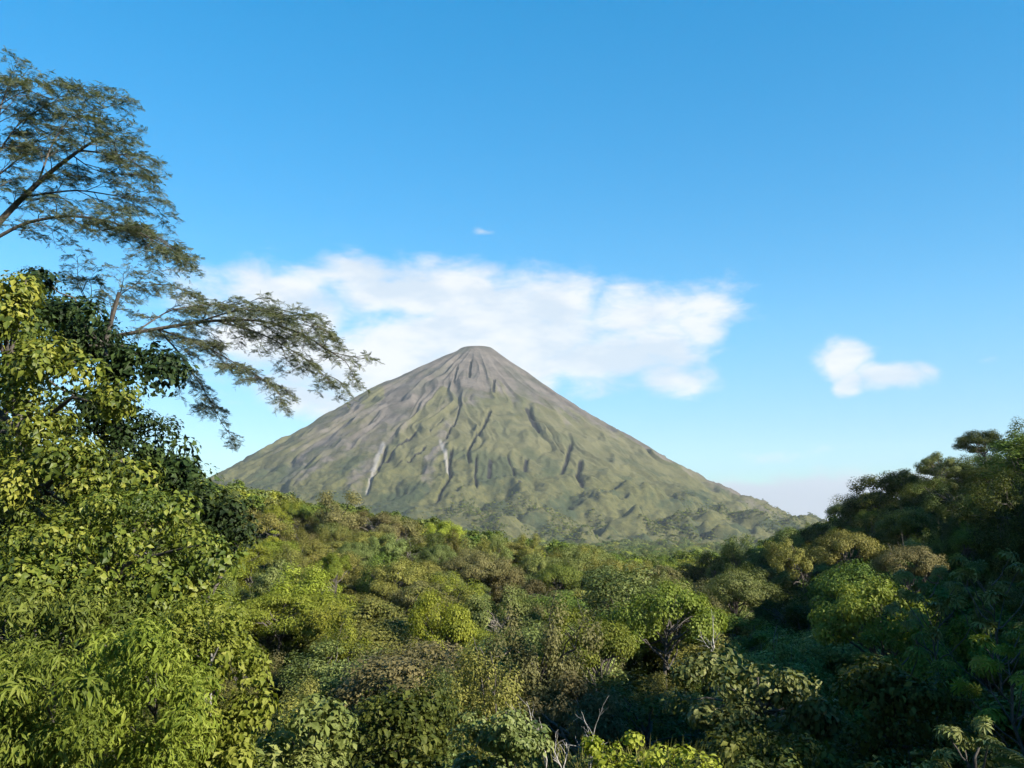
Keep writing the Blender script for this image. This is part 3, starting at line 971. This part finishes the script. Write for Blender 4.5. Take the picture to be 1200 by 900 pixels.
leafy('broadleaf_tree', 'dark green tree in the deep shade of the hollow', 'tree',
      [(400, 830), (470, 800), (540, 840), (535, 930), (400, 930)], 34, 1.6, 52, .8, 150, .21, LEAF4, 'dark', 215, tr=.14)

# tall grass by the bare branches
r = np.random.RandomState(220)
for k in range(9):
    gp = at(668 + 18 * k + r.normal() * 4, 905, 24.3 + r.rand() * 1.5)
    gz_ = float(ground_z(gp[0], gp[1]))
    t_ = thing('grass_tuft', 'tall yellow-green grass tuft beside the bare grey branches', 'grass', (gp[0], gp[1], gz_), group='grass tufts by the bare branches')
    mb = MB(); nb = 300
    a_ = r.rand(nb) * 6.283; out_ = np.stack([np.cos(a_), np.sin(a_), np.zeros(nb)], 1)
    A_ = out_ * (.12 + .4 * r.rand(nb, 1)) + np.array([0, 0, 1.0])
    ht = at(0, 882 + 14 * r.rand(), gp[1])[2] - gz_
    mb.leaves(BLADE, out_ * r.rand(nb, 1) * .25, out_ + np.array([0, 0, .2]), A_, ht * (.6 + .5 * r.rand(nb)), np.stack([r.rand(nb), np.full(nb, r.rand()), r.rand(nb)], 1))
    obj('foliage', mb.mesh('grass', M['olive']), t_)


# ---- tall feathery-crowned trees
def grow(P0, D, L, R, r, lvl, tb, sprays, droop, spray_len):
    """a twig with side twigs; the finest ones carry feathery compound leaves"""
    n_ = 6
    P = [np.array(P0)]; d = unit(np.array(D))
    for i in range(n_ - 1):
        d = unit(d + r.normal(size=3) * .13 + np.array([0, 0, -droop * (i / n_)]))
        P.append(P[-1] + d * L / (n_ - 1))
    P = np.array(P)
    tb.tube(P, np.linspace(R, R * .4, n_), 4 if lvl < 2 else 3)
    if lvl >= 2:
        for i in range(1, n_):
            for k in range(2):
                if r.rand() < .08:
                    continue
                dd = unit(P[i] - P[i - 1]); side = unit(np.cross(dd, [0, 0, 1])) * (1 if k else -1)
                sprays.append((P[i], unit(dd * .6 + side * (.5 + .5 * r.rand()) + np.array([0, 0, -.15]) + r.normal(size=3) * .18), spray_len * (.6 + .7 * r.rand())))
        return
    cnt = 5 if lvl == 0 else 4
    for j in range(cnt):
        s_ = .25 + .75 * (j + r.rand() * .6) / cnt
        i = min(int(s_ * (n_ - 1)), n_ - 2)
        p_ = P[i] + (P[i + 1] - P[i]) * (s_ * (n_ - 1) - i)
        dd = unit(P[i + 1] - P[i]); side = unit(np.cross(dd, [0, 0, 1])) * (1 if j % 2 else -1)
        grow(p_, dd * .75 + side * (.5 + .5 * r.rand()) + np.array([0, 0, r.normal() * .12]), L * (.42 + .2 * r.rand()), R * .5, r, lvl + 1, tb, sprays, droop, spray_len)


def feathery(name, label, trunk_px, limbs, d, seed, trad, spray=.25, step=26, twig=1.7, droop=.22, base_xy=None):
    r = np.random.RandomState(seed)
    wp = [at(x, y, d) for x, y in trunk_px]
    g = np.array([wp[0][0], wp[0][1], float(ground_z(wp[0][0], wp[0][1])) - .05])
    t_ = thing(name, label, 'tree', g)
    tb = MB()
    path = np.array([g - [0, 0, .4]] + wp) - g
    tb.tube(path, np.linspace(trad, trad * .55, len(path)), 10)
    obj('trunk', tb.mesh('trunk', M['bark'], True), t_)
    sprays = []
    twb = MB()
    for li, (pp, dz0, dz1, r0) in enumerate(limbs):
        n_ = len(pp)
        pts_ = np.array([at(x, y, d + dz0 + (dz1 - dz0) * i / (n_ - 1)) for i, (x, y) in enumerate(pp)]) - g
        # resample smoothly
        tt = np.linspace(0, n_ - 1, n_ * 4)
        sm_ = np.stack([np.interp(tt, np.arange(n_), pts_[:, k]) for k in range(3)], 1)
        for _ in range(2):
            sm_[1:-1] = (sm_[:-2] + 2 * sm_[1:-1] + sm_[2:]) / 4
        lb = MB(); lb.tube(sm_, np.linspace(r0 * .75, r0 * .16, len(sm_)), 7)
        obj('limb', lb.mesh('limb', M['bark'], True), t_)
        seg = np.linalg.norm(np.diff(sm_, axis=0), axis=1).sum()
        nt = max(4, int(seg / (step / F * d)))
        for k in range(nt):
            s_ = .12 + .88 * (k + r.rand()) / nt
            i = min(int(s_ * (len(sm_) - 1)), len(sm_) - 2)
            p_ = sm_[i]; dd = unit(sm_[i + 1] - sm_[i])
            side = unit(np.cross(dd, [0, 0, 1])) * (1 if k % 2 else -1)
            D = dd * (.5 + .4 * r.rand()) + side * (.45 + .6 * r.rand()) + np.array([0, 0, .06 + r.normal() * .2])
            grow(p_, D, twig * (.7 + .6 * r.rand()), .028, r, 0, twb, sprays, droop, spray)
        grow(sm_[-1], sm_[-1] - sm_[-3], twig * .9, .025, r, 0, twb, sprays, droop * 1.3, spray)
    tw = obj('twigs', twb.mesh('twigs', M['bark']), t_); tw['kind'] = 'stuff'
    mb = MB(); k = len(sprays)
    P = np.array([s_[0] for s_ in sprays]); A = np.array([s_[1] for s_ in sprays]); S = np.array([s_[2] for s_ in sprays])
    Nn = np.array([.25, -.3, 1.0]) + r.normal(size=(k, 3)) * .5
    mb.leaves(PINNATE, P, Nn, A, S, np.stack([r.rand(k), np.clip(.5 + .35 * perlin(P[:, 0] / 1.6, P[:, 2] / 1.2), 0, 1), r.rand(k)], 1))
    obj('crown', mb.mesh('crown', M['feather']), t_)
    return k


k1 = feathery('feathery_tree', 'tall feathery-leaved tree with dark rising limb, top of the left trees'.replace(', top of the left trees', ' towering over the broadleaf trees'),
         [(-48, 600), (-46, 480), (-40, 370), (-22, 300), (-8, 268)],
         [([(-8, 268), (20, 238), (55, 205), (85, 182), (105, 168), (128, 158)], 0, -1, .25),
          ([(-15, 285), (30, 260), (80, 252), (125, 258), (165, 272), (200, 296)], 0, -2.5, .14),
          ([(-15, 280), (-5, 210), (-4, 165), (0, 125), (12, 95)], 0, 1.5, .15),
          ([(45, 213), (62, 165), (85, 135), (118, 128)], -.3, 1.5, .08),
          ([(95, 176), (130, 180), (160, 182)], -.6, -2, .06),
          ([(30, 230), (90, 222), (140, 230), (172, 238)], 0, 2, .08),
          ([(-8, 210), (30, 180), (55, 150)], .5, 3.0, .07),
          ([(-12, 250), (-40, 210), (-70, 180)], 0, 1, .1),
          ([(120, 270), (155, 264), (185, 280)], -1, -3.2, .06),
          ([(-15, 200), (20, 145), (60, 120), (95, 112)], 1, 3, .08), ([(-10, 130), (20, 110), (50, 100)], 1, 0, .05), ([(85, 182), (110, 200), (150, 205)], -.6, .8, .05)],
         46, 301, .45, step=13, twig=1.7)
k2 = feathery('feathery_tree', 'feathery-leaved tree reaching long level branches out towards the volcano',
         [(142, 640), (140, 540), (138, 470), (134, 420), (126, 395)],
         [([(126, 395), (180, 386), (240, 376), (300, 374), (350, 388), (400, 420)], 0, -2, .17),
          ([(185, 386), (235, 402), (275, 425), (315, 450)], 0, -3, .08),
          ([(185, 386), (212, 415), (236, 452), (258, 492)], 0, 1.5, .08),
          ([(126, 395), (132, 352), (165, 328), (215, 340)], 0, 2.2, .05),
          ([(126, 395), (80, 378), (30, 365), (-30, 365)], 0, 1.5, .1),
          ([(255, 376), (310, 392), (350, 415), (385, 440)], -.5, 1.8, .07),
          ([(230, 378), (280, 362), (330, 366), (375, 384)], -.5, -3.2, .07),
          ([(160, 388), (200, 362), (250, 356), (290, 360)], 0, 3.5, .07),
          ([(126, 395), (105, 360), (92, 330)], 0, -1.5, .08)],
         50, 302, .22, step=14, twig=1.7, droop=.3)


# ---- bare grey branches and dead snags
def bare(P0, D, L, R, r, lvl, parent, first=True):
    n_ = 6; P = [np.array(P0, float)]; d = unit(np.array(D, float))
    for i in range(n_ - 1):
        d = unit(d + r.normal(size=3) * .16); P.append(P[-1] + d * L / (n_ - 1))
    mb = MB(); mb.tube(np.array(P), np.linspace(R, R * .45, n_), 5)
    o_ = obj('branch' if lvl else 'stem', mb.mesh('branch', M['deadwood'], True), parent)
    if lvl < 2:
        for j in range(4 if lvl == 0 else 3):
            i = 2 + j % 4
            i = min(i, n_ - 1)
            bare(P[i], unit(P[i] - P[i - 1]) + r.normal(size=3) * .55, L * (.4 + .25 * r.rand()), R * .5, r, lvl + 1, parent, False)


r = np.random.RandomState(330)
for (bx_, by_, tx_, ty_, dd, lab) in [(640, 900, 604, 806, 25.4, 'tallest dead grey shrub with bare forked branches beside the pale shrub'),
                                      (660, 905, 652, 832, 25.2, 'dead grey bare shrub with short twigs amid the sunlit leaves'),
                                      (690, 905, 708, 812, 25.6, 'thin dead grey shrub with slanting branches by the tall grass')]:
    a_, b_ = at(bx_, by_, dd), at(tx_, ty_, dd)
    g = np.array([a_[0], a_[1], float(ground_z(a_[0], a_[1])) - .05])
    t_ = thing('dead_shrub', lab, 'shrub', g)
    mb = MB(); mb.tube(curve((0, 0, -.2), a_ - g, 0, 5, r, .02), np.linspace(.05, .035, 5), 6)
    obj('base_stem', mb.mesh('stem', M['deadwood'], True), t_)
    for q in range(3):
        bare(a_ - g, (b_ - a_) + r.normal(size=3) * .35, np.linalg.norm(b_ - a_) * (.56 if q == 0 else .34 + .2 * r.rand()), .022, r, 0 if q == 0 else 1, t_)
sp0 = at(836, 722, 96)
g = np.array([sp0[0], sp0[1], float(ground_z(sp0[0], sp0[1])) - .05])
t_ = thing('dead_tree', 'pale dead snag with forked bare top in the shaded valley', 'tree', g)
topd = at(833, 700, 96) - g
mb = MB(); mb.tube(curve((0, 0, -.3), topd * .74, 0, 6, r, .02), np.linspace(.15, .08, 6), 7); obj('trunk', mb.mesh('trunk', M['deadwood'], True), t_)
for q in range(4):
    bare(topd * (.60 + .045 * q), topd / 8 + r.normal(size=3) * np.array([.9, .9, .4]), 1.6 + r.rand(), .05, r, 1, t_)
sp0 = at(240, 800, 18.6)
g = np.array([sp0[0], sp0[1], float(ground_z(sp0[0], sp0[1])) - .05])
t_ = thing('dead_sapling', 'short pale leaning bare sapling between the bright green shrubs', 'tree', g)
mb = MB(); mb.tube(curve((0, 0, -.2), at(248, 766, 17.1) - g, .02, 7, r, .01), np.linspace(.035, .018, 7), 6); obj('stem', mb.mesh('stem', M['deadwood'], True), t_)
mb = MB(); mb.tube(curve((at(246, 778, 17.3) - g), at(256, 758, 17.0) - g, .02, 5), np.linspace(.03, .012, 5), 5); obj('branch', mb.mesh('branch', M['deadwood'], True), t_)

# ---- trees with big palmate leaves at the hill foot
def palm_leaf(mat, name):
    V, T = PALMATE
    me = mesh_from(name, V, T, M[mat], np.full((len(V), 3), .5))
    a = me.attributes['tint']
    return me


PL = {}
for mname in ('pale', 'greygreen', 'bright', 'green'):
    for q in range(3):
        V, T = PALMATE
        V = V.copy(); V[:, 2] -= (.05 + .12 * q) * (V[:, 0] ** 2 + V[:, 1] ** 2)
        tv = np.full((len(V), 3), .25 + .25 * q)
        PL[(mname, q)] = mesh_from('palmate_leaf', V, T, M[mname], tv)


def frame(Nn, A):
    Nn = Vector(Nn).normalized(); A = Vector(A); A = (A - Nn * A.dot(Nn)).normalized(); X = A.cross(Nn)
    return Matrix((X, A, Nn)).transposed()


def cecropia(px, py, d, hpx, wpx, ntuft, lsize, mat, seed, label):
    r = np.random.RandomState(seed)
    top = at(px, py, d); bot = at(px, py + hpx, d)
    g = np.array([top[0], top[1] + .5, float(ground_z(top[0], top[1] + .5)) - .05])
    t_ = thing('cecropia_tree', label, 'tree', g)
    H = top[2] - g[2]
    mb = MB(); mid = curve((0, 0, -.4), (0, 0, H * .82), 0, 8, r, .012); mb.tube(mid, np.linspace(.11, .05, 8), 8)
    obj('trunk', mb.mesh('trunk', M['bark'], True), t_)
    wm = wpx / F * d / 2; hm_ = hpx / F * d
    for k in range(ntuft):
        a_ = k * 2.4 + r.rand() * .8; q = wm * (.25 + .75 * math.sqrt((k + .5) / ntuft)); z = H - hm_ * (k / ntuft) * (.6 + .4 * r.rand()) - .3
        c_ = np.array([math.cos(a_) * q, math.sin(a_) * q * .8, z])
        s0 = np.array([0, 0, max(z - q * .9 - .3, H * .3)]); s0[:2] = [np.interp(s0[2], mid[:, 2], mid[:, 0]), np.interp(s0[2], mid[:, 2], mid[:, 1])]
        lb = MB(); lb.tube(curve(s0, c_, -.08, 7, r, .015), np.linspace(.04, .018, 7), 6)
        br = obj('limb', lb.mesh('limb', M['bark'], True), t_)
        nl = 8 + r.randint(6); tuft_lean = r.normal(size=3) * .3
        for j in range(nl):
            b_ = j * 2.399 + r.rand() * .5; tilt = .15 + 1.0 * (j + .5) / nl
            hd = np.array([math.cos(b_), math.sin(b_), 0])
            pl = lsize * (.4 + .3 * r.rand())
            p_ = c_ + hd * math.sin(tilt) * pl + np.array([0, 0, math.cos(tilt) * pl * .7])
            nn = np.array([0, 0, 1]) * math.cos(tilt * .8) + hd * math.sin(tilt * .8) + r.normal(size=3) * .28 + tuft_lean
            ax = hd - np.array([0, 0, .35])
            lf = obj('leaf', PL[(mat, r.randint(3))], br)
            s_ = lsize * (.42 + .2 * r.rand())
            lf.matrix_local = Matrix.Translation(Vector(p_)) @ frame(nn, ax).to_4x4() @ Matrix.Scale(s_, 4)
            # leaf stalk is part of the limb's tuft
        return_ = br
    return t_


cecropia(1165, 648, 46, 110, 140, 17, .85, 'pale', 401, 'tall tree with pale green palmate leaves in tufts at the hill foot')
cecropia(1092, 668, 50, 90, 110, 13, .8, 'pale', 402, 'pale palmate-leaved tree beside the bright green tree at the hill foot')
cecropia(1190, 738, 33, 150, 120, 15, .7, 'bright', 403, 'light green palmate-leaved tree with drooping lit leaves at the hill foot')
cecropia(1060, 742, 43, 100, 125, 14, .75, 'green', 404, 'shaded palmate-leaved tree in front of the bright green tree')
cecropia(1150, 846, 24, 100, 105, 11, .5, 'pale', 405, 'low palmate-leaved tree with one bright lit tuft beside the palm')

# ---- palm at the edge of the hill foot
def frond_mesh():
    V, T = [], []
    n_ = 16
    for i in range(n_):
        y = .12 + .88 * i / (n_ - 1); z = .22 * y - .5 * y * y
        l = .26 * math.sin(math.pi * (.18 + .78 * y))
        for sg in (-1, 1):
            k = len(V)
            V += [(0, y, z), (sg * l * .5, y + .05, z - .02), (sg * l, y + .11, z - .14), (sg * l * .5, y + .022, z - .03)]
            T += [(k, k + 1, k + 2), (k, k + 2, k + 3)]
    k = len(V)
    for y in (0, .5, 1):
        V += [(-.012, y, .22 * y - .5 * y * y), (.012, y, .22 * y - .5 * y * y)]
    T += [(k, k + 1, k + 3), (k, k + 3, k + 2), (k + 2, k + 3, k + 5), (k + 2, k + 5, k + 4)]
    return np.array(V, float), np.array(T)


V, T = frond_mesh()
fm = mesh_from('frond', V, T, M['pale'], np.full((len(V), 3), .4))
top = at(1232, 888, 21)
g = np.array([top[0], top[1], float(ground_z(top[0], top[1])) - .05])
t_ = thing('palm', 'palm with grey-green feather fronds at the hill foot', 'palm', g)
mb = MB(); mb.tube(curve((0, 0, -.3), top - g - np.array([0, 0, .6]), 0, 7, r, .01), np.linspace(.13, .09, 7), 8); obj('trunk', mb.mesh('trunk', M['palebark'], True), t_)
for k in range(15):
    b_ = k * 2.399; hd = np.array([math.cos(b_), math.sin(b_), 0]); el_ = .9 - 1.2 * k / 15
    f_ = obj('frond', fm, t_)
    A_ = hd * math.cos(el_) + np.array([0, 0, math.sin(el_)]); nn = np.array([0, 0, 1]) * math.cos(el_) - hd * math.sin(el_)
    f_.matrix_local = Matrix.Translation(Vector(top - g - np.array([0, 0, .6]))) @ frame(nn, A_).to_4x4() @ Matrix.Scale(1.2 + .3 * r.rand(), 4)

# ------------------------------------------------------------------ air: one closed box of thin even haze
X0, X1, Y0, Y1, Z0, Z1 = -8600, 8600, -300, 12600, float(min(GZ.min(), ZV.min())) - 2, float(ZV.max()) + 30
hv = [(x, y, z) for z in (Z0, Z1) for y in (Y0, Y1) for x in (X0, X1)]
hf = [(0, 2, 3, 1), (4, 5, 7, 6), (0, 1, 5, 4), (2, 6, 7, 3), (0, 4, 6, 2), (1, 3, 7, 5)]
hm_, n = bsdf_mat('haze_air')
pv = n.n('ShaderNodeVolumePrincipled')
pv.inputs['Color'].default_value = (.80, .90, 1.0, 1)
pv.inputs['Density'].default_value = HAZE
pv.inputs['Anisotropy'].default_value = 0.0
o = n.n('ShaderNodeOutputMaterial'); n.l(pv.outputs[0], o.inputs['Volume'])
hz = obj('haze', mesh_from('haze', np.array(hv, float), np.array(hf), hm_))
hz['kind'] = 'stuff'; hz['label'] = 'thin pale haze filling the air up to the volcano'
print('sprays', k1, k2)
